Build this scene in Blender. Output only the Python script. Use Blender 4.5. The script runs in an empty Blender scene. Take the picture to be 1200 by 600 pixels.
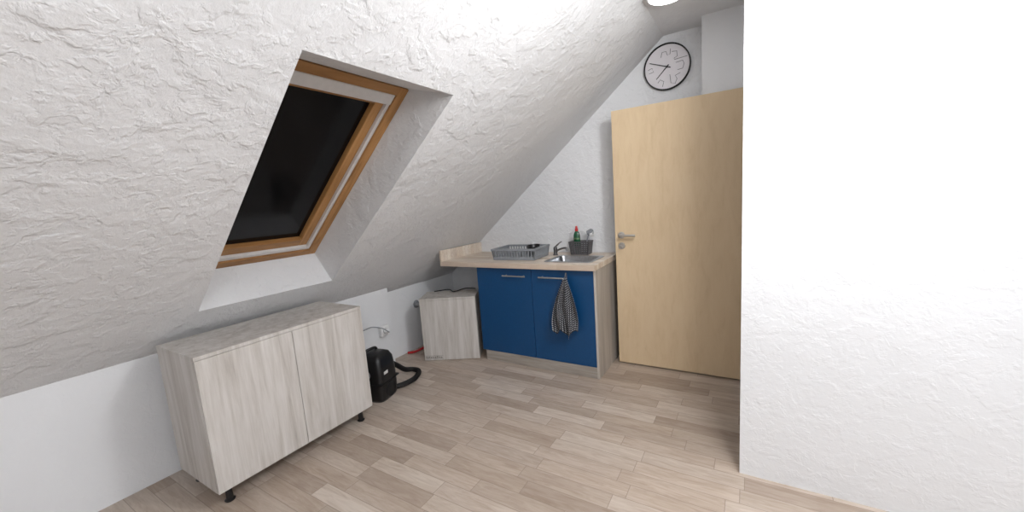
import bpy, bmesh, math, random
from mathutils import Vector, Matrix
random.seed(4)
sc=bpy.context.scene
COL=sc.collection
try:
    sc.view_settings.view_transform='Standard'; sc.view_settings.look='None'
except Exception: pass

# ------------------------------------------------------------ colour + node helpers
def lin(r,g,b):
    f=lambda c:(c/255/12.92) if c/255<=.04045 else ((c/255+.055)/1.055)**2.4
    return (f(r),f(g),f(b),1)
class NT:
    def __init__(s,name):
        s.m=bpy.data.materials.new(name); s.m.use_nodes=True; s.t=s.m.node_tree
        s.b=s.t.nodes['Principled BSDF']
    def n(s,typ,**kw):
        nd=s.t.nodes.new(typ)
        for k,v in kw.items(): setattr(nd,k,v)
        return nd
    def l(s,a,b): s.t.links.new(a,b)
    def val(s,node,i,v):
        if hasattr(v,'is_linked') or isinstance(v,bpy.types.NodeSocket): s.l(v,node.inputs[i])
        else: node.inputs[i].default_value=v
    def math(s,op,a,b=0.0,c=0.0):
        nd=s.n('ShaderNodeMath',operation=op)
        s.val(nd,0,a); s.val(nd,1,b)
        if op in('MULTIPLY_ADD','SMOOTH_MIN'): s.val(nd,2,c)
        return nd.outputs[0]
    def coord(s,scale=(1,1,1),rot=(0,0,0),loc=(0,0,0)):
        tc=s.n('ShaderNodeTexCoord'); mp=s.n('ShaderNodeMapping')
        mp.inputs['Scale'].default_value=scale; mp.inputs['Rotation'].default_value=rot; mp.inputs['Location'].default_value=loc
        s.l(tc.outputs['Object'],mp.inputs['Vector']); return mp.outputs[0]
    def noise(s,vec,scale,detail=4,rough=.55,dist=0):
        nd=s.n('ShaderNodeTexNoise'); nd.inputs['Scale'].default_value=scale; nd.inputs['Detail'].default_value=detail
        nd.inputs['Roughness'].default_value=rough; nd.inputs['Distortion'].default_value=dist
        s.l(vec,nd.inputs['Vector']); return nd.outputs[0]
    def ramp(s,fac,stops):
        nd=s.n('ShaderNodeValToRGB'); cr=nd.color_ramp
        while len(cr.elements)<len(stops): cr.elements.new(.5)
        for e,(p,c) in zip(cr.elements,stops): e.position=p; e.color=c
        s.l(fac,nd.inputs[0]); return nd.outputs[0]
    def mix(s,fac,a,b,mode='MIX'):
        nd=s.n('ShaderNodeMix',data_type='RGBA',blend_type=mode)
        s.val(nd,0,fac); s.val(nd,6,a); s.val(nd,7,b); return nd.outputs[2]
    def bump(s,h,strength,dist,prev=None):
        nd=s.n('ShaderNodeBump'); nd.inputs['Strength'].default_value=strength; nd.inputs['Distance'].default_value=dist
        s.l(h,nd.inputs['Height'])
        if prev is not None: s.l(prev,nd.inputs['Normal'])
        return nd.outputs[0]

def plain(name,col,rough=.5,metal=0,noise=.04,nscale=30,bump=0,spec=.5,coat=0):
    t=NT(name); v=t.coord()
    nz=t.noise(v,nscale,3)
    d=tuple(max(0,c*(1-noise*2)) for c in col[:3])+(1,); u=tuple(min(1,c*(1+noise*2)) for c in col[:3])+(1,)
    t.l(t.ramp(nz,[(.3,d),(.7,u)]),t.b.inputs['Base Color'])
    t.b.inputs['Roughness'].default_value=rough; t.b.inputs['Metallic'].default_value=metal
    t.b.inputs['Specular IOR Level'].default_value=spec
    t.b.inputs['Coat Weight'].default_value=coat
    if bump: t.l(t.bump(nz,bump,.002),t.b.inputs['Normal'])
    return t.m

def plaster(name,col,amt,ridge,scale=1.0):
    t=NT(name); v=t.coord()
    w=t.n('ShaderNodeTexNoise'); w.inputs['Scale'].default_value=5.0*scale; w.inputs['Detail'].default_value=3; t.l(v,w.inputs['Vector'])
    va=t.n('ShaderNodeVectorMath',operation='MULTIPLY_ADD')
    t.l(w.outputs[1],va.inputs[0]); va.inputs[1].default_value=(.10,.10,.10); t.l(v,va.inputs[2])
    v2=va.outputs[0]
    def ss(x,a,b,lo=0,hi=1):
        nd=t.n('ShaderNodeMapRange',interpolation_type='SMOOTHSTEP'); t.l(x,nd.inputs[0])
        for i,q in zip((1,2,3,4),(a,b,lo,hi)): nd.inputs[i].default_value=q
        return nd.outputs[0]
    # broad overlapping trowel dabs with soft ragged edges
    d1=ss(t.noise(v2,8*scale,5,.58,.0),.46,.57)
    d2=ss(t.noise(v2,15*scale,4,.58,.0),.50,.60)
    soft=t.noise(v,5*scale,3,.5)
    soft2=t.noise(v,24*scale,4,.6)
    fine=t.noise(v,70*scale,3,.6)
    rd=t.n('ShaderNodeTexNoise'); rd.noise_type='RIDGED_MULTIFRACTAL'
    rd.inputs['Scale'].default_value=5.5*scale; rd.inputs['Detail'].default_value=4; rd.inputs['Roughness'].default_value=.6; t.l(v2,rd.inputs['Vector'])
    h=t.math('MULTIPLY',d1,.34)
    h=t.math('ADD',h,t.math('MULTIPLY',d2,.22))
    h=t.math('ADD',h,t.math('MULTIPLY',rd.outputs[0],ridge)); h=t.math('ADD',h,t.math('MULTIPLY',soft,1.2))
    h=t.math('ADD',h,t.math('MULTIPLY',soft2,.50)); h=t.math('ADD',h,t.math('MULTIPLY',fine,.20))
    t.l(t.bump(h,1.0,amt),t.b.inputs['Normal'])
    big=t.noise(v,1.2,3)
    c2=tuple(c*.95 for c in col[:3])+(1,)
    t.l(t.ramp(big,[(.35,c2),(.65,col)]),t.b.inputs['Base Color'])
    t.b.inputs['Roughness'].default_value=.8; t.b.inputs['Specular IOR Level'].default_value=.2
    return t.m

def wood(name,stops,axis='X',freq=16,stretch=.08,rough=.45,dist=.6,knots=True,bump=.15,low=(.3,.7),spec=.5):
    s=[1,1,1]; s['XYZ'.index(axis)]=stretch
    t=NT(name); v=t.coord(tuple(s))
    a=t.noise(v,freq,5,.6,dist); b=t.noise(v,freq*5,3,.6,.1); c=t.noise(v,freq*.25,2,.5,.3)
    f=t.math('ADD',t.math('MULTIPLY',a,.62),t.math('ADD',t.math('MULTIPLY',b,.2),t.math('MULTIPLY',c,.18)))
    n=len(stops)
    t.l(t.ramp(f,[(low[0]+(low[1]-low[0])*i/(n-1),q) for i,q in enumerate(stops)]),t.b.inputs['Base Color'])
    t.b.inputs['Roughness'].default_value=rough; t.b.inputs['Specular IOR Level'].default_value=spec
    if bump: t.l(t.bump(a,bump,.002),t.b.inputs['Normal'])
    return t.m

def planks(name,W,L,cols,grain,seam,rough=.4,seamw=.02,flip=False,gstr=.25,gfreq=42,seamf=.55):
    """strips running along local X, random stagger, random tone per strip"""
    t=NT(name); tc=t.n('ShaderNodeTexCoord'); sx=t.n('ShaderNodeSeparateXYZ'); t.l(tc.outputs['Object'],sx.inputs[0])
    X,Y=sx.outputs[0],sx.outputs[1]
    yv=t.math('DIVIDE',Y,W); row=t.math('FLOOR',yv); fy=t.math('FRACT',yv)
    wn=t.n('ShaderNodeTexWhiteNoise',noise_dimensions='1D'); t.l(row,wn.inputs['W'])
    xv=t.math('ADD',t.math('DIVIDE',X,L),t.math('MULTIPLY',wn.outputs[0],7.3))
    cid=t.math('FLOOR',xv); fx=t.math('FRACT',xv)
    cb=t.n('ShaderNodeCombineXYZ'); t.l(cid,cb.inputs[0]); t.l(row,cb.inputs[1])
    w2=t.n('ShaderNodeTexWhiteNoise',noise_dimensions='2D'); t.l(cb.outputs[0],w2.inputs['Vector'])
    base=t.ramp(w2.outputs[0],[(i/(len(cols)-1),c) for i,c in enumerate(cols)])
    off=t.n('ShaderNodeCombineXYZ'); t.l(t.math('MULTIPLY',w2.outputs[0],37.0),off.inputs[2])
    va=t.n('ShaderNodeVectorMath',operation='MULTIPLY'); t.l(tc.outputs['Object'],va.inputs[0]); va.inputs[1].default_value=(.14,1,1)
    vb=t.n('ShaderNodeVectorMath',operation='ADD'); t.l(va.outputs[0],vb.inputs[0]); t.l(off.outputs[0],vb.inputs[1])
    g=t.noise(vb.outputs[0],gfreq,5,.65,1.2); g2=t.noise(vb.outputs[0],gfreq/3,3,.6,.8)
    gg=t.math('ADD',t.math('MULTIPLY',g,.6),t.math('MULTIPLY',g2,.4))
    gr=t.ramp(gg,[(.36,grain),(.6,(1,1,1,1))])
    col=t.mix(gstr,base,gr,'MULTIPLY')
    ey=t.math('MINIMUM',fy,t.math('SUBTRACT',1.0,fy)); ex=t.math('MULTIPLY',t.math('MINIMUM',fx,t.math('SUBTRACT',1.0,fx)),L/W)
    e=t.math('LESS_THAN',t.math('MINIMUM',ex,ey),seamw)
    col=t.mix(t.math('MULTIPLY',e,seamf),col,seam)
    t.l(col,t.b.inputs['Base Color']); t.b.inputs['Roughness'].default_value=rough
    t.l(t.bump(gg,.12,.002),t.b.inputs['Normal'])
    return t.m

# ------------------------------------------------------------ materials
M={}
M['slope']=plaster('plaster_rough',lin(226,226,227),.0068,.09)
M['gable']=plaster('plaster_fine',lin(234,235,237),.006,.08,1.1)
M['paint']=plaster('plaster_smooth',lin(234,235,237),.002,.03,1.2)
M['floor']=planks('vinyl_plank_floor',.094,.46,[lin(180,164,149),lin(195,180,166),lin(170,154,140),lin(202,189,176),lin(185,169,155),lin(207,195,183),lin(175,159,145)],lin(208,197,187),lin(130,114,101),.42,.018,gstr=.7,seamf=.6)
M['top']=planks('whitewashed_block_laminate',.045,.42,[lin(214,198,180),lin(238,228,214),lin(224,208,190),lin(243,235,224),lin(206,187,168)],lin(202,184,168),lin(196,176,158),.4,.035,gstr=.5)
M['ash']=wood('greyed_pine_laminate',[lin(158,150,143),lin(188,182,175),lin(205,200,195),lin(217,213,209)],'Z',24,.07,.5,.5)
M['ashx']=wood('greyed_pine_plinth',[lin(130,122,113),lin(164,156,147),lin(192,185,177)],'X',22,.07,.5,.6)
M['ashd']=wood('greyed_pine_side',[lin(156,148,139),lin(186,178,169),lin(205,198,190)],'Z',22,.06,.5,.6)
M['maple']=wood('maple_veneer',[lin(208,182,146),lin(219,195,160),lin(224,202,169)],'Z',18,.22,.55,.6,bump=.03,spec=.3,low=(.25,.75))
M['pine']=wood('varnished_pine',[lin(128,88,48),lin(168,122,72),lin(190,144,92)],'X',22,.1,.4,.6)
M['piney']=wood('varnished_pine_cross',[lin(118,80,44),lin(154,110,64),lin(178,132,84)],'Y',22,.1,.4,.6)
M['blue']=plain('blue_laminate',lin(6,68,116),.42,0,.03,60)
M['steel']=plain('brushed_steel',lin(185,187,190),.28,1,.06,80)
M['chrome']=plain('chrome',lin(140,141,144),.2,1,.02,20)
M['nickel']=plain('satin_nickel',lin(190,186,182),.42,.85,.03,20)
M['black']=plain('black_plastic',lin(20,20,22),.35,0,.1,40)
M['blackm']=plain('black_matte',lin(14,14,15),.6,0,.1,40)
M['grey']=plain('grey_plastic',lin(140,144,149),.45,0,.04,40)
M['dgrey']=plain('dark_grey_plastic',lin(94,92,94),.6,0,.08,60)
M['white']=plain('white_plastic',lin(240,240,240),.4,0,.02,40)
M['alu']=plain('pale_aluminium',lin(212,210,208),.4,.1,.02,30)
M['red']=plain('red_plastic',lin(190,24,28),.4,0,.03,40)
M['green']=plain('dark_green_liquid',lin(22,84,54),.2,0,.1,20,coat=.4)
M['label']=plain('bottle_label',lin(90,120,80),.5,0,.3,90)
M['face']=plain('clock_face_paper',lin(230,226,230),.6,0,.015,12)
M['glassd']=plain('night_glass',lin(9,10,13),.16,0,.1,3,spec=.22)
M['pvc']=plain('grey_pvc',lin(140,143,147),.45,0,.05,30)
M['scuff']=plain('scuffed_print',lin(120,115,110),.7,0,.3,200)
t=NT('lamp_diffuser'); v=t.coord(); nz=t.noise(v,5,1)
t.l(t.ramp(nz,[(.3,(1,.98,.95,1)),(.7,(1,1,.98,1))]),t.b.inputs['Emission Color']); t.b.inputs['Emission Strength'].default_value=5; M['glow']=t.m
# checked towel
t=NT('checked_cotton'); uv=t.n('ShaderNodeUVMap'); sx=t.n('ShaderNodeSeparateXYZ'); t.l(uv.outputs[0],sx.inputs[0])
fu=t.math('FRACT',t.math('MULTIPLY',sx.outputs[0],20.0)); fv=t.math('FRACT',t.math('MULTIPLY',sx.outputs[1],26.0))
su=t.math('LESS_THAN',fu,.36); sv=t.math('LESS_THAN',fv,.36)
both=t.math('MULTIPLY',t.math('ADD',su,sv),.5)
t.l(t.ramp(both,[(0,lin(26,28,32)),(.5,lin(72,74,79)),(1,lin(196,197,201))]),t.b.inputs['Base Color']); t.b.inputs['Roughness'].default_value=.9; M['check']=t.m

# ------------------------------------------------------------ mesh helpers
def mk(name,bm,mat,loc=(0,0,0),parent=None,smooth=False,rot=None,bevel=0,kids=None):
    bmesh.ops.recalc_face_normals(bm,faces=bm.faces)
    me=bpy.data.meshes.new(name); bm.to_mesh(me); bm.free()
    for m_ in (mat if isinstance(mat,list) else [mat]): me.materials.append(m_)
    if smooth:
        for p in me.polygons: p.use_smooth=True
    o=bpy.data.objects.new(name,me); COL.objects.link(o)
    if parent is not None: o.parent=parent
    o.location=loc
    if rot: o.rotation_euler=rot
    if bevel:
        md=o.modifiers.new('Bevel','BEVEL'); md.width=bevel; md.segments=3; md.limit_method='ANGLE'; md.angle_limit=math.radians(40)
    return o
def thing(name,loc,label,category,rotz=0,kind=None,group=None):
    o=bpy.data.objects.new(name,None); COL.objects.link(o); o.location=loc; o.rotation_euler=(0,0,rotz); o.empty_display_size=.05
    tag(o,label,category,kind,group); return o
def tag(o,label=None,category=None,kind=None,group=None):
    if label: o['label']=label
    if category: o['category']=category
    if kind: o['kind']=kind
    if group: o['group']=group
    return o
def abox(bm,a,b,mi=0):
    x0,y0,z0=a;x1,y1,z1=b
    v=[bm.verts.new(p) for p in [(x0,y0,z0),(x1,y0,z0),(x1,y1,z0),(x0,y1,z0),(x0,y0,z1),(x1,y0,z1),(x1,y1,z1),(x0,y1,z1)]]
    for f in [(0,3,2,1),(4,5,6,7),(0,1,5,4),(1,2,6,5),(2,3,7,6),(3,0,4,7)]:
        fc=bm.faces.new([v[i] for i in f]); fc.material_index=mi
    return v
def boxes(name,lst,mat,**kw):
    bm=bmesh.new()
    for a,b in lst: abox(bm,a,b)
    return mk(name,bm,mat,**kw)
def tube_into(bm,pts,r,seg=12,cap=True,mi=0):
    pts=[Vector(p) for p in pts]; n=len(pts); rings=[]
    rr=r if isinstance(r,(list,tuple)) else [r]*n
    up=None
    for i,p in enumerate(pts):
        d=(pts[min(i+1,n-1)]-pts[max(i-1,0)]).normalized()
        if up is None:
            up=Vector((0,0,1)) if abs(d.z)<.9 else Vector((1,0,0))
        s=d.cross(up).normalized(); up=s.cross(d).normalized()
        rings.append([bm.verts.new(p+(s*math.cos(2*math.pi*k/seg)+up*math.sin(2*math.pi*k/seg))*rr[min(i,len(rr)-1)]) for k in range(seg)])
    fs=[]
    for i in range(n-1):
        for k in range(seg):
            fs.append(bm.faces.new([rings[i][k],rings[i][(k+1)%seg],rings[i+1][(k+1)%seg],rings[i+1][k]]))
    if cap:
        fs.append(bm.faces.new(rings[0])); fs.append(bm.faces.new(rings[-1][::-1]))
    for f in fs: f.material_index=mi
def tube(name,pts,r,mat,seg=12,**kw):
    bm=bmesh.new(); tube_into(bm,pts,r,seg); return mk(name,bm,mat,smooth=True,**kw)
def spline(ctrl,n=10):
    P=[Vector(c) for c in ctrl]; P=[P[0]]+P+[P[-1]]; out=[]
    for i in range(1,len(P)-2):
        for k in range(n):
            t_=k/n; a,b,c,d=P[i-1],P[i],P[i+1],P[i+2]
            out.append(.5*((2*b)+(c-a)*t_+(2*a-5*b+4*c-d)*t_*t_+(3*b-a-3*c+d)*t_**3))
    out.append(P[-2]); return out
def lathe_into(bm,prof,seg=32,axis='Z',off=(0,0,0),sx=1,sy=1):
    rings=[]; off=Vector(off)
    for r,z in prof:
        ring=[]
        for k in range(seg):
            a=2*math.pi*k/seg; p=(r*math.cos(a)*sx,r*math.sin(a)*sy,z)
            if axis=='Y': p=(p[0],p[2],p[1])
            if axis=='X': p=(p[2],p[0],p[1])
            ring.append(bm.verts.new(Vector(p)+off))
        rings.append(ring)
    for i in range(len(rings)-1):
        for k in range(seg): bm.faces.new([rings[i][k],rings[i][(k+1)%seg],rings[i+1][(k+1)%seg],rings[i+1][k]])
    bm.faces.new(rings[0]); bm.faces.new(rings[-1])
def lathe(name,prof,mat,seg=32,axis='Z',off=(0,0,0),sx=1,sy=1,**kw):
    bm=bmesh.new(); lathe_into(bm,prof,seg,axis,off,sx,sy); o=mk(name,bm,mat,smooth=True,**kw)
    md=o.modifiers.new('Edge','EDGE_SPLIT'); md.split_angle=math.radians(35); return o
def plate_hole(bm,X,Y,Z,hx,hy):
    """slab with rectangular hole"""
    xs=[X[0],hx[0],hx[1],X[1]]; ys=[Y[0],hy[0],hy[1],Y[1]]; g={}
    for k,z in enumerate(Z):
        for i,x in enumerate(xs):
            for j,y in enumerate(ys): g[i,j,k]=bm.verts.new((x,y,z))
    for i in range(3):
        for j in range(3):
            if (i,j)==(1,1): continue
            for k in (0,1): bm.faces.new([g[i,j,k],g[i+1,j,k],g[i+1,j+1,k],g[i,j+1,k]])
    for i in range(3):
        for j in (0,3): bm.faces.new([g[i,j,0],g[i+1,j,0],g[i+1,j,1],g[i,j,1]])
        for j in (0,3): bm.faces.new([g[j,i,0],g[j,i+1,0],g[j,i+1,1],g[j,i,1]])
    bm.faces.new([g[1,1,0],g[2,1,0],g[2,1,1],g[1,1,1]]); bm.faces.new([g[1,2,0],g[2,2,0],g[2,2,1],g[1,2,1]])
    bm.faces.new([g[1,1,0],g[1,2,0],g[1,2,1],g[1,1,1]]); bm.faces.new([g[2,1,0],g[2,2,0],g[2,2,1],g[2,1,1]])

# ------------------------------------------------------------ room constants (metres, camera stands at x=0,y=0)
G=3.2815; ZC=2.512; X1=-.567; SL=.8319; XK=-2.82; YB=-2.0; XR=1.6
zs=lambda x: ZC+SL*(x-X1)
def struct(o,label,cat): return tag(o,label,cat,'structure')

struct(boxes('floor',[((XK-.1,YB-.1,-.1),(XR+.1,G+.1,0))],M['floor']),'light beige-brown vinyl plank floor','floor')
struct(boxes('wall_back',[((XK-.1,G,0),(XR+.1,G+.1,ZC+.1))],M['gable']),'white textured plaster gable wall','wall')
struct(boxes('wall_left',[((XK-.1,YB,0),(XK,G,zs(XK)))],M['paint']),'low white knee wall under the roof slope','wall')
struct(boxes('wall_front',[((XK-.1,YB-.1,0),(XR+.1,YB,ZC+.1))],M['paint']),'white plain wall','wall')
struct(boxes('wall_right',[((XR,YB,0),(XR+.1,G,ZC+.1))],M['paint']),'white plain wall','wall')
struct(boxes('ceiling',[((X1,YB,ZC),(XR,G,ZC+.1))],M['paint']),'flat white plaster ceiling strip','ceiling')
# entrance wall the open door is hinged on
struct(boxes('wall_entrance',[((-.03,2.0,0),(XR,2.12,ZC)),((-.03,2.12,2.02),(.09,3.05,ZC)),((-.03,3.05,0),(.09,G,ZC))],M['paint']),'white wall carrying the open interior door','wall')
struct(boxes('wall_pier',[((-.292,3.10,0),(-.03,G,ZC))],M['paint']),'narrow white boxed pier behind the door','wall')
struct(boxes('wall_boxing',[((XK,YB,0),(XK+.07,2.31,.70))],M['paint']),'white boarded projection of the knee wall','wall')

# slope with window opening
bm=bmesh.new()
xs=[XK-.1,-2.48,-1.275,X1]; ys=[YB,.84,1.62,G]; g={}
for i,x in enumerate(xs):
    for j,y in enumerate(ys): g[i,j]=bm.verts.new((x,y,zs(x)))
for i in range(3):
    for j in range(3):
        if (i,j)!=(1,1): bm.faces.new([g[i,j],g[i+1,j],g[i+1,j+1],g[i,j+1]])
TO=(-1.579,2.014); BO=(-2.647,1.12)
tn=bm.verts.new((TO[0],.84,TO[1])); tf=bm.verts.new((TO[0],1.62,TO[1])); bn=bm.verts.new((BO[0],.84,BO[1])); bf=bm.verts.new((BO[0],1.62,BO[1]))
bm.faces.new([g[2,1],g[2,2],tf,tn]); bm.faces.new([g[1,1],g[1,2],bf,bn]); bm.faces.new([g[2,2],g[1,2],bf,tf]); bm.faces.new([g[2,1],g[1,1],bn,tn])
slope=struct(mk('wall_slope',bm,M['slope']),'sloping attic wall in rough white trowelled plaster','wall')

# roof window: local frame u along slope (up), v along +y, w outward
win=thing('window_1',(BO[0],.84,BO[1]),'pine-framed roof window with dark night glass','window',kind='structure')
ang=math.atan2(TO[1]-BO[1],TO[0]-BO[0]); LW=math.hypot(TO[0]-BO[0],TO[1]-BO[1]); WW=.78
win.rotation_euler=(0,-ang,0)
def ring(lst_mat,name,u0,u1,v0,v1,wd,w0,w1,wt=None):
    wt=wt or wd
    bm=bmesh.new()
    abox(bm,(u0,v0,w0),(u1,v0+wd,w1),0); abox(bm,(u0,v1-wd,w0),(u1,v1,w1),0)
    abox(bm,(u0,v0+wd,w0),(u0+wt,v1-wd,w1),1); abox(bm,(u1-wt,v0+wd,w0),(u1,v1-wd,w1),1)
    return mk(name,bm,lst_mat,parent=win,bevel=.003)
ring([M['pine'],M['piney']],'frame',0,LW,0,WW,.055,-.012,.09,.05)
ring([M['alu'],M['alu']],'blind_rail',.05,LW-.05,.055,WW-.055,.022,.0,.06,.03)
ring([M['pine'],M['piney']],'sash',.078,LW-.082,.077,WW-.077,.055,.018,.08,.06)
boxes('blind_casing',[((LW-.118,.058,-.008),(LW-.052,WW-.058,.0178))],M['alu'],parent=win,bevel=.006)
boxes('pane',[((.13,.12,.05),(LW-.13,WW-.12,.062))],M['glassd'],parent=win)
boxes('rain_cover',[((-.05,-.05,.095),(LW+.05,WW+.05,.11))],M['blackm'],parent=win)

# door (open, leaf parallel to the gable)
dr=thing('door_1',(-.9075,3.04,.01),'open maple veneer interior door with lever handle','door',kind='structure')
boxes('leaf',[((0,0,0),(.862,.04,1.985))],M['maple'],parent=dr,bevel=.002)
def handle(parent,side,name):
    s=-1 if side=='front' else 1; y0=0 if s<0 else .04
    h=lathe(name,[(.026,0),(.026,s*.007),(.022,s*.010),(.010,s*.010),(.010,s*.045)],M['nickel'],axis='Y',off=(.05,y0,1.045),parent=parent)
    lv=tube('lever',spline([(.05,y0+s*.04,1.045),(.056,y0+s*.048,1.045),(.075,y0+s*.052,1.045),(.12,y0+s*.052,1.046),(.165,y0+s*.05,1.045)],6),.0095,M['nickel'],parent=h)
    return h
handle(dr,'front','door_handle')
lathe('keyhole_rose',[(.026,0),(.026,-.006),(.023,-.009),(.004,-.009)],M['nickel'],axis='Y',off=(.05,0,.962),parent=dr)
key=tube('key',[(.05,-.008,.962),(.05,-.03,.962)],.004,M['nickel'],parent=dr)
bm=bmesh.new(); tube_into(bm,[(.05+.013*math.cos(a),-.034,.955+.013*math.sin(a)) for a in [i*math.pi/8 for i in range(17)]],.003,8); mk('key_bow',bm,M['nickel'],parent=key,smooth=True)
# ------------------------------------------------------------ kitchen base cabinet
cx0,cx1,cy=-2.0226,-.954,2.6815
cab=thing('base_cabinet',((cx0+cx1)/2,cy,0),'sink base unit with two deep blue doors and greyed wood sides','cabinet')
hw=(cx1-cx0)/2; dep=G-.012-cy
bm=bmesh.new()
abox(bm,(-hw+.030,.02,0.0),(-hw+.048,dep,.838)); abox(bm,(hw-.018,.002,0.0),(hw,dep,.838))
abox(bm,(-hw+.048,.02,.09),(hw-.018,dep,.106)); abox(bm,(-hw+.048,dep-.008,.106),(hw-.018,dep,.838)); 
mk('body',bm,M['ashd'],parent=cab,bevel=.001)
boxes('plinth',[((-hw+.030,.004,.001),(hw-.019,.0195,.089))],M['ashx'],parent=cab,bevel=.001)
def bdoor(x0,x1,hx0,hx1):
    d=boxes('door',[((x0,0,.092),(x1,.018,.832))],M['blue'],parent=cab,bevel=.0015); d['label']='deep blue flat cabinet door'
    bm=bmesh.new()
    tube_into(bm,[(hx0,-.032,.775),(hx1,-.032,.775)],.006,10)
    for x in (hx0+.025,hx1-.025): tube_into(bm,[(x,-.032,.775),(x,.0,.775)],.005,8)
    h=mk('handle',bm,M['nickel'],parent=d,smooth=True); h['label']='brushed metal bar handle'
    h.modifiers.new('Edge','EDGE_SPLIT').split_angle=math.radians(45)
cxm=(cx0+cx1)/2
bdoor(-hw,-.002,-1.745-cxm,-1.53-cxm); bdoor(.002,hw-.0195,-1.41-cxm,-1.175-cxm)

# countertop
TZ=.882
bm=bmesh.new()
ox,oy=-2.40,2.643
W_=-.945-ox; D_=G-.003-oy
plate_hole(bm,(0,W_),(0,D_),(0,.042),(-1.385-ox,-1.025-ox),(2.765-oy,3.045-oy))
ct=mk('countertop',bm,M['top'],loc=(ox,oy,.840),bevel=.002); tag(ct,'whitewashed butcher-block style countertop with upstand','countertop')
boxes('upstand',[((-.0,0,.042),(.018,D_,.142))],M['top'],parent=ct,bevel=.002)
sk=thing('sink',(-1.205,2.905,TZ),'small rectangular stainless steel inset sink','sink')
bm=bmesh.new()
def rr(hx,hy,r,z,n=6):
    out=[]
    for cx_,cy_,a0 in ((hx-r,hy-r,0),(-hx+r,hy-r,90),(-hx+r,-hy+r,180),(hx-r,-hy+r,270)):
        for k in range(n+1):
            a=math.radians(a0+90*k/n); out.append(bm.verts.new((cx_+r*math.cos(a),cy_+r*math.sin(a),z)))
    return out
L=[rr(.20,.165,.03,.001),rr(.20,.165,.03,.004),rr(.195,.16,.03,.006),rr(.172,.132,.04,.005),rr(.168,.128,.04,-.01),rr(.160,.120,.05,-.14),rr(.13,.09,.05,-.155)]
for a,b in zip(L,L[1:]):
    for k in range(len(a)): bm.faces.new([a[k],a[(k+1)%len(a)],b[(k+1)%len(a)],b[k]])
bm.faces.new(L[-1])
mk('basin',bm,M['steel'],parent=sk,smooth=True).modifiers.new('E','EDGE_SPLIT')
lathe('drain',[(.03,-.1545),(.03,-.152),(.022,-.150),(.004,-.151)],M['chrome'],parent=sk)
# faucet
fa=thing('faucet',(-1.455,3.09,TZ),'chrome single-lever mixer tap beside the sink','faucet',rotz=-.45)
lathe('body',[(.022,0.0005),(.022,.006),(.017,.012),(.016,.050),(.017,.055),(.016,.070),(.009,.078)],M['chrome'],parent=fa)
tube('spout',spline([(0,0,.03),(.05,-.005,.052),(.11,-.01,.070),(.155,-.014,.076),(.168,-.015,.070),(.17,-.015,.056)],6),[.0085]*31,M['chrome'],parent=fa)
tube('lever',spline([(0,0,.072),(.02,.005,.090),(.05,.012,.112),(.07,.015,.122)],5),[.007]*8+[.005]*8,M['chrome'],parent=fa)

# dish rack
dk=thing('dish_rack',(-1.715,2.935,TZ),'grey plastic dish drying rack on the countertop','dish rack',rotz=.05)
RX,RY,RH=.21,.16,.098
bm=bmesh.new()
fl=.018
abox(bm,(-RX+fl,-RY+fl,.004),(RX-fl,RY-fl,.010))
def rim(bm,hx,hy,w,z0,z1):
    abox(bm,(-hx,-hy,z0),(hx,-hy+w,z1)); abox(bm,(-hx,hy-w,z0),(hx,hy,z1)); abox(bm,(-hx,-hy+w,z0),(-hx+w,hy-w,z1)); abox(bm,(hx-w,-hy+w,z0),(hx,hy-w,z1))
rim(bm,RX,RY,.018,RH-.016,RH)
rim(bm,RX-fl+.005,RY-fl+.005,.010,.002,.030)
N=15
for i in range(N+1):
    x=-1+2*i/N
    for s in(-1,1): tube_into(bm,[(x*(RX-fl),s*(RY-fl),.012),(x*(RX-.008),s*(RY-.008),RH-.006)],.0065,6)
for i in range(12):
    y=-1+2*i/11
    for s in(-1,1): tube_into(bm,[(s*(RX-fl),y*(RY-fl),.012),(s*(RX-.008),y*(RY-.008),RH-.006)],.0065,6)
for s in (-1,1):
    for x in (-.16,.16): abox(bm,(x-.01,s*.12-.01,0.0005),(x+.01,s*.12+.01,.004))
mk('tray',bm,M['grey'],parent=dk)
bm=bmesh.new()
for i in range(9):
    x=-.15+i*.022
    tube_into(bm,spline([(x,-.10,.010),(x,-.09,.06),(x,-.06,.065),(x,-.04,.012)],4),.0028,6)
    tube_into(bm,spline([(x,.03,.010),(x,.05,.06),(x,.08,.065),(x,.10,.012)],4),.0028,6)
abox(bm,(.055,-.125,.010),(.058,.125,.07))
mk('plate_divider',bm,M['grey'],parent=dk)
pn=lathe('bowl',[(.035,0),(.06,.012),(.072,.042),(.069,.042),(.055,.014),(.01,.006)],M['black'],loc=(-1.598,2.955,TZ+.0625),sx=.8); pn.rotation_euler=(.10,.05,0)
tag(pn,'small black bowl drying in the dish rack','bowl')

# utensil basket
bx,by=-1.245,3.165
bk=thing('storage_basket',(bx,by,TZ),'dark grey woven plastic basket by the sink','basket',rotz=.03)
bm=bmesh.new(); HX,HY,BH=.088,.058,.112
def at(z,s): k=.86+.14*z/BH; return k*s
abox(bm,(-HX*.86,-HY*.86,.0005),(HX*.86,HY*.86,.004))
for i in range(7):
    z=.004+i*(BH-.012)/6; hx,hy=at(z,HX),at(z,HY); rim(bm,hx,hy,.004,z,z+.010)
for i in range(9):
    x=-1+2*i/8
    for s in(-1,1): tube_into(bm,[(x*.84*HX,s*.84*HY,.003),(x*.98*HX,s*.98*HY,BH-.004)],.004,6)
for i in range(6):
    y=-1+2*i/5
    for s in(-1,1): tube_into(bm,[(s*.84*HX,y*.84*HY,.003),(s*.98*HX,y*.98*HY,BH-.004)],.004,6)
mk('woven_body',bm,M['dgrey'],parent=bk)
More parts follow.
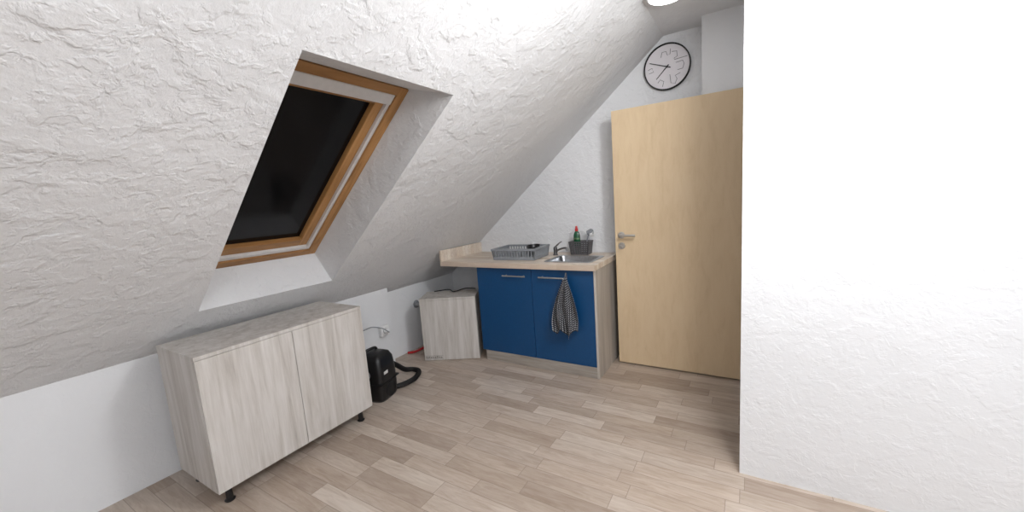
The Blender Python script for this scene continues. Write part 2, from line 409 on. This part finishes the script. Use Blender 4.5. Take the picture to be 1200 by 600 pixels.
bm=bmesh.new(); rim(bm,HX+.004,HY+.004,.009,BH-.006,BH+.004); mk('rim',bm,M['dgrey'],parent=bk,bevel=.002)
bo=thing('dish_soap_bottle',(bx-.035,by,TZ+.006),'dark green dish soap bottle with red cap standing in the basket','bottle')
lathe('bottle_body',[(.026,0),(.030,.004),(.030,.135),(.029,.16),(.020,.185),(.012,.195),(.011,.2)],M['green'],sy=.65,parent=bo)
lathe('label',[(.0305,.125),(.0307,.127),(.0302,.138),(.0295,.138)],M['label'],sy=.66,parent=bo)
lathe('cap',[(.014,.195),(.014,.215),(.010,.222),(.008,.238),(.004,.24)],M['red'],parent=bo)
br=thing('dish_brush',(bx+.045,by+.01,TZ+.01),'grey dish brush standing head up in the basket','dish brush')
tube('handle',spline([(-.02,0,0),(0,0,.08),(.02,0,.15),(.028,0,.165)],6),.006,M['grey'],parent=br)
lathe('brush_head',[(.010,-.028),(.024,-.022),(.026,.02),(.020,.028)],M['grey'],parent=br,loc=(.036,0,.178),rot=(.2,1.15,0),sy=.8)
lathe('bristles',[(.020,0),(.022,.022),(.010,.024)],M['white'],parent=br,loc=(.042,0,.166),rot=(.2,1.8,0),seg=20)

# towel hanging from bar handle
def towel():
    bm=bmesh.new(); uvl=bm.loops.layers.uv.new('UVMap')
    NU,NV=90,80; g={}
    x0=-1.175; ytop=2.6815-.032
    topz=.784
    def pos(u,v):
        L=.40+.06*max(0,1-abs(u-.60)/.26)+.03*max(0,1-abs(u-.10)/.18)+.012*math.sin(u*14)
        z=topz-L*v
        w_=v*L
        wd=.030+.180*(1-math.exp(-(w_/.12)**1.4))*(1-.10*v*v)
        k=(u-.5)
        x=x0+k*wd+.006*math.sin(v*6+u*3)-.012*v+.005*math.sin(u*17+v*6)*v
        fold=math.sin(u*math.pi*5+1.1*math.sin(v*4))*(.010+.020*v*(1-.45*v))+.005*math.sin(u*27+v*7)*(v+.2)
        y=ytop-.022-.016*v+fold-.014*math.cos(k*3.1)*(1-v)
        y=min(y,2.676)
        return (x,y,z)
    for i in range(NU+1):
        for j in range(NV+1):
            g[i,j]=bm.verts.new(pos(i/NU,j/NV))
    def fc(q,uvs):
        f=bm.faces.new(q)
        for l,uv_ in zip(f.loops,uvs): l[uvl].uv=uv_
    for i in range(NU):
        for j in range(NV):
            fc([g[i,j],g[i+1,j],g[i+1,j+1],g[i,j+1]],[(i/NU,j/NV),((i+1)/NU,j/NV),((i+1)/NU,(j+1)/NV),(i/NU,(j+1)/NV)])
    me=bpy.data.meshes.new('dish_towel'); bm.to_mesh(me); bm.free(); me.materials.append(M['check'])
    for p in me.polygons: p.use_smooth=True
    o=bpy.data.objects.new('dish_towel',me); COL.objects.link(o)
    md=o.modifiers.new('S','SOLIDIFY'); md.thickness=.0025
    tag(o,'black and white checked dish towel hanging from a cabinet handle','dish towel')
    b2=bmesh.new(); tube_into(b2,spline([(x0,ytop-.014,.765),(x0,ytop-.012,.80),(x0,ytop+.002,.818),(x0,ytop+.012,.80),(x0,ytop+.013,.76)],5),.0035,8)
    mk('hanging_loop',b2,M['dgrey'],smooth=True,parent=o)
towel()

# ------------------------------------------------------------ clock
ck=thing('wall_clock',(-.543,G-.001,2.285),'round wall clock with black rim and line-drawing white dial','clock')
R=.165
lathe('rim',[(R-.004,0),(R,-.004),(R,-.028),(R-.002,-.031),(R-.006,-.031),(R-.008,-.028),(R-.008,-.012)],M['blackm'],seg=64,axis='Y',parent=ck)
bm=bmesh.new()
lathe_into(bm,[(R-.008,-.010),(R-.008,-.014)],64,'Y')
def doodle(pts,r=.0016):
    tube_into(bm,[(x*R,-.0145,z*R) for x,z in pts],r,6,mi=1)
doodle([(-.25,.45),(-.20,.66),(-.02,.66),(.02,.50),(.14,.52),(.16,.74)])
doodle([(.22,.60),(.42,.58),(.44,.36),(.30,.30),(.32,.24),(.86,.28)])
doodle([(.38,.10),(.66,.14),(.72,.0),(.66,-.20),(.44,-.22)])
doodle([(-.82,.02),(-.64,.08),(-.58,-.10),(-.78,-.14)])
doodle([(-.40,-.62),(-.30,-.50),(-.14,-.60),(-.20,-.82)])
doodle([(.12,-.35),(.16,-.72),(.34,-.78),(.42,-.58),(.34,-.44),(.56,-.36)])
mk('dial',bm,[M['face'],M['blackm']],parent=ck)
def hand(nm,ax,az,bx_,bz,w,y):
    bm=bmesh.new(); a=Vector((ax*R,0,az*R)); b=Vector((bx_*R,0,bz*R)); d=(b-a).normalized(); s=Vector((d.z,0,-d.x))*w
    vs=[bm.verts.new(p+Vector((0,yy,0))) for yy in (y,y-.0015) for p in (a-s,a+s,b+s*.6,b-s*.6)]
    for f in [(0,1,2,3),(4,5,6,7),(0,1,5,4),(1,2,6,5),(2,3,7,6),(3,0,4,7)]: bm.faces.new([vs[i] for i in f])
    mk(nm,bm,M['blackm'],parent=ck)
hand('hour_hand',.08,.08,-.46,-.46,.0040,-.019)
hand('minute_hand',.16,-.06,-.74,.30,.0034,-.021)
lathe('hub',[(.006,-.014),(.006,-.025),(.003,-.026)],M['blackm'],axis='Y',parent=ck,seg=20)

# ------------------------------------------------------------ grey box cabinet next to the sink unit
fl_=Vector((-2.505,2.435,0)); fr_=Vector((-2.062,2.672,0)); th=math.atan2(fr_.y-fl_.y,fr_.x-fl_.x); wB=(fr_-fl_).length
sb=thing('storage_cube',fl_,'low greyed-pine storage cube standing under the countertop end','storage cube',rotz=th)
HB=.575; DB=.29
bm=bmesh.new()
abox(bm,(0,.017,0),(.016,DB,HB-.016)); abox(bm,(wB-.016,.017,0),(wB,DB,HB-.016)); abox(bm,(.016,.017,0),(wB-.016,DB,.016)); abox(bm,(.016,DB-.008,.016),(wB-.016,DB,HB-.016))
mk('body',bm,M['ash'],parent=sb,bevel=.001)
boxes('top',[((0,.0,HB-.016),(wB,DB,HB))],M['ash'],parent=sb,bevel=.001)
pnl=boxes('front_panel',[((0.001,0,.004),(wB-.001,.016,HB-.018))],M['ash'],parent=sb,bevel=.001)
bm=bmesh.new()
random.seed(2)
for i in range(11):
    x=.012+i*.014; abox(bm,(x,-.0012,.022+random.random()*.004),(x+.009,.0003,.036+random.random()*.006))
abox(bm,(.008,-.0008,.016),(.17,.0003,.0185)); abox(bm,(.008,-.0008,.046),(.17,.0003,.048))
mk('worn_print',bm,M['scuff'],parent=pnl)

# ------------------------------------------------------------ sideboard by the knee wall
fx,fy,fzb,fzt=-2.149,1.574,.09,.777
sd=thing('sideboard',(fx,fy,0),'low greyed-pine sideboard on short black feet below the roof window','sideboard')
SW=.90; SD=.44
bm=bmesh.new()
abox(bm,(-SD,-.016,fzb),(-.019,0,fzt-.018)); abox(bm,(-SD,-SW,fzb),(-.019,-SW+.016,fzt-.018)); abox(bm,(-SD,-SW+.016,fzb),(-.019,-.016,fzb+.016)); abox(bm,(-SD,-SW+.016,fzb+.016),(-SD+.006,-.016,fzt-.018))
mk('body',bm,M['ash'],parent=sd,bevel=.001)
boxes('top',[((-SD,-SW,fzt-.018),(0,0,fzt))],M['ash'],parent=sd,bevel=.001)
for k in (0,1):
    boxes('door',[((-.018,-SW/2*(k+1)+.0015,fzb),(0,-SW/2*k-.0015,fzt-.020))],M['ash'],parent=sd,bevel=.001)
for x in (-.06,-SD+.05):
    for y in (-.06,-SW+.06):
        lathe('foot',[(.022,.001),(.024,.006),(.016,.012),(.014,.07),(.024,.078),(.024,.0895)],M['black'],off=(x,y,0),parent=sd,seg=20)

# ------------------------------------------------------------ vacuum cleaner
vc=thing('vacuum_cleaner',(-2.39,1.80,0),'black canister vacuum cleaner standing upright with ribbed hose','vacuum cleaner',rotz=.25)
bm=bmesh.new()
prof=[(.118,.098,0.001),(.126,.106,.02),(.13,.11,.10),(.128,.108,.22),(.120,.10,.30),(.10,.085,.335),(.07,.055,.35)]
rings=[]
for hx,hy,z in prof:
    rg=[]
    for k in range(40):
        a=2*math.pi*k/40; ca,sa=math.cos(a),math.sin(a); e=.35
        rg.append(bm.verts.new((hx*math.copysign(abs(ca)**e,ca),hy*math.copysign(abs(sa)**e,sa),z)))
    rings.append(rg)
for a,b in zip(rings,rings[1:]):
    for k in range(40): bm.faces.new([a[k],a[(k+1)%40],b[(k+1)%40],b[k]])
bm.faces.new(rings[0]); bm.faces.new(rings[-1])
mk('body',bm,M['black'],parent=vc,smooth=True)
lathe('wheel',[(.05,0),(.055,.006),(.055,.016),(.03,.022),(.01,.022)],M['blackm'],axis='X',off=(.118,0,.07),parent=vc)
boxes('bumper',[((-.131,-.113,.13),(.134,.113,.142))],M['blackm'],parent=vc,bevel=.004)
boxes('rating_plate',[((.1275,-.06,.20),(.1305,-.015,.222))],M['alu'],parent=vc,bevel=.001)
tube('carry_handle',spline([(-.03,-.06,.33),(-.02,-.045,.362),(0,0,.372),(.0,.045,.362),(0,.06,.33)],6),.010,M['black'],parent=vc)
lathe('dial_knob',[(.028,0),(.028,-.012),(.02,-.016)],M['dgrey'],axis='Y',off=(.02,-.105,.21),parent=vc)
ctrl=[(-2.42,1.90,.17),(-2.44,1.98,.18),(-2.46,2.07,.12),(-2.46,2.15,.05),(-2.43,2.21,.030),(-2.37,2.215,.026),(-2.32,2.16,.025),(-2.29,2.08,.025),(-2.30,1.98,.025),(-2.33,1.90,.03)]
pts=spline(ctrl,22); rad=[.021 if (i%2) else .0175 for i in range(len(pts))]
bm=bmesh.new(); tube_into(bm,pts,rad,14)
ho=mk('hose',bm,M['blackm'],smooth=True); ho.parent=vc
bpy.context.view_layer.update(); ho.matrix_parent_inverse=vc.matrix_world.inverted()

# ------------------------------------------------------------ knee wall fittings
XB=XK+.07
so=thing('power_socket',(XB+.0003,2.205,.338),'white surface-mounted wall power socket on the knee wall','power socket')
boxes('housing',[((0,-.045,-.045),(.04,.045,.045))],M['white'],parent=so,bevel=.005)
lathe('socket_well',[(.022,.040),(.022,.0415),(.018,.0415),(.018,.0402)],M['dgrey'],axis='X',parent=so)
pg=lathe('plug',[(.019,.0),(.019,.03),(.012,.04),(.006,.05)],M['white'],axis='X',loc=(XB+.042,2.205,.338)); tag(pg,'white power plug in the wall socket','plug')
cd=tube('power_cord',spline([(XB+.085,2.205,.338),(XB+.11,2.18,.345),(XB+.09,2.14,.385),(XB+.04,2.08,.41),(XB+.02,2.02,.405),(XB+.02,1.9,.39),(XB+.02,1.75,.30),(XB+.02,1.6,.2)],8),.0045,M['grey'],seg=8)
cd.parent=pg; bpy.context.view_layer.update(); cd.matrix_parent_inverse=pg.matrix_world.inverted()
pp=thing('drain_pipe',(XK+.0005,2.70,0),'grey plastic drain pipe elbow coming out of the knee wall','pipe')
lathe('wall_collar',[(.038,0),(.038,.008),(.028,.012)],M['pvc'],axis='X',off=(0,0,.44),parent=pp)
tube('elbow',spline([(.002,0,.44),(.05,0,.44),(.075,.01,.44),(.08,.04,.44),(.08,.14,.44),(.08,.20,.43),(.08,.215,.38),(.08,.215,.20),(.08,.215,.002)],6),.022,M['pvc'],parent=pp)
tube('coupling',[(.08,.06,.44),(.08,.10,.44)],.028,M['pvc'],parent=pp)
rh=tube('red_hose',spline([(-2.79,2.50,.012),(-2.74,2.54,.014),(-2.70,2.60,.03),(-2.69,2.70,.035),(-2.70,2.80,.014),(-2.69,2.92,.012)],8),.011,M['red'],seg=10); tag(rh,'short red water hose lying on the floor','hose')
cb_=tube('black_cable',spline([(-2.56,2.70,.582),(-2.45,2.78,.588),(-2.35,2.74,.584),(-2.28,2.82,.60),(-2.22,2.90,.584)],8),.005,M['blackm'],seg=8); tag(cb_,'black cable lying on top of the storage cube','cable')

# ------------------------------------------------------------ ceiling lamp
lp=thing('ceiling_lamp',(-.43,2.60,ZC),'round white flush ceiling lamp, lit','ceiling lamp')
lathe('housing',[(.11,-.0005),(.11,-.02),(.10,-.028),(.098,-.02)],M['white'],parent=lp,seg=48)
lathe('diffuser',[(.097,-.021),(.095,-.030),(.06,-.036),(.005,-.038)],M['glow'],parent=lp,seg=48)

# ------------------------------------------------------------ lights
def point_light(name,loc,rad,power,col=(.98,.99,1)):
    l=bpy.data.lights.new(name,'POINT'); l.shadow_soft_size=rad; l.energy=power; l.color=col
    o=bpy.data.objects.new(name,l); COL.objects.link(o); o.location=loc; return o
point_light('room_lamp_main',(.22,1.50,2.15),.14,62)
point_light('fill_light_rear',(.85,-.8,2.0),.2,40)  # unseen fill light added behind the camera to brighten the lower slope
w=bpy.data.worlds.new('World'); sc.world=w; w.use_nodes=True; w.node_tree.nodes['Background'].inputs[0].default_value=(.8,.85,.9,1); w.node_tree.nodes['Background'].inputs[1].default_value=.02

# ------------------------------------------------------------ camera
a,p,r,f,h=.5525,.1390,.0715,457.6564,1.3778
r0=Vector((math.cos(a),math.sin(a),0)); fw=Vector((-math.sin(a)*math.cos(p),math.cos(a)*math.cos(p),-math.sin(p))); u0=r0.cross(fw)
Rr=r0*math.cos(r)-u0*math.sin(r); Uu=r0*math.sin(r)+u0*math.cos(r)
cm=bpy.data.cameras.new('Camera'); co=bpy.data.objects.new('Camera',cm); COL.objects.link(co)
mt=Matrix((Rr,Uu,-fw)).transposed().to_4x4(); mt.translation=Vector((0,0,h)); co.matrix_world=mt
cm.sensor_fit='HORIZONTAL'; cm.sensor_width=36; cm.lens=36*f/1200; cm.clip_start=.02
sc.camera=co
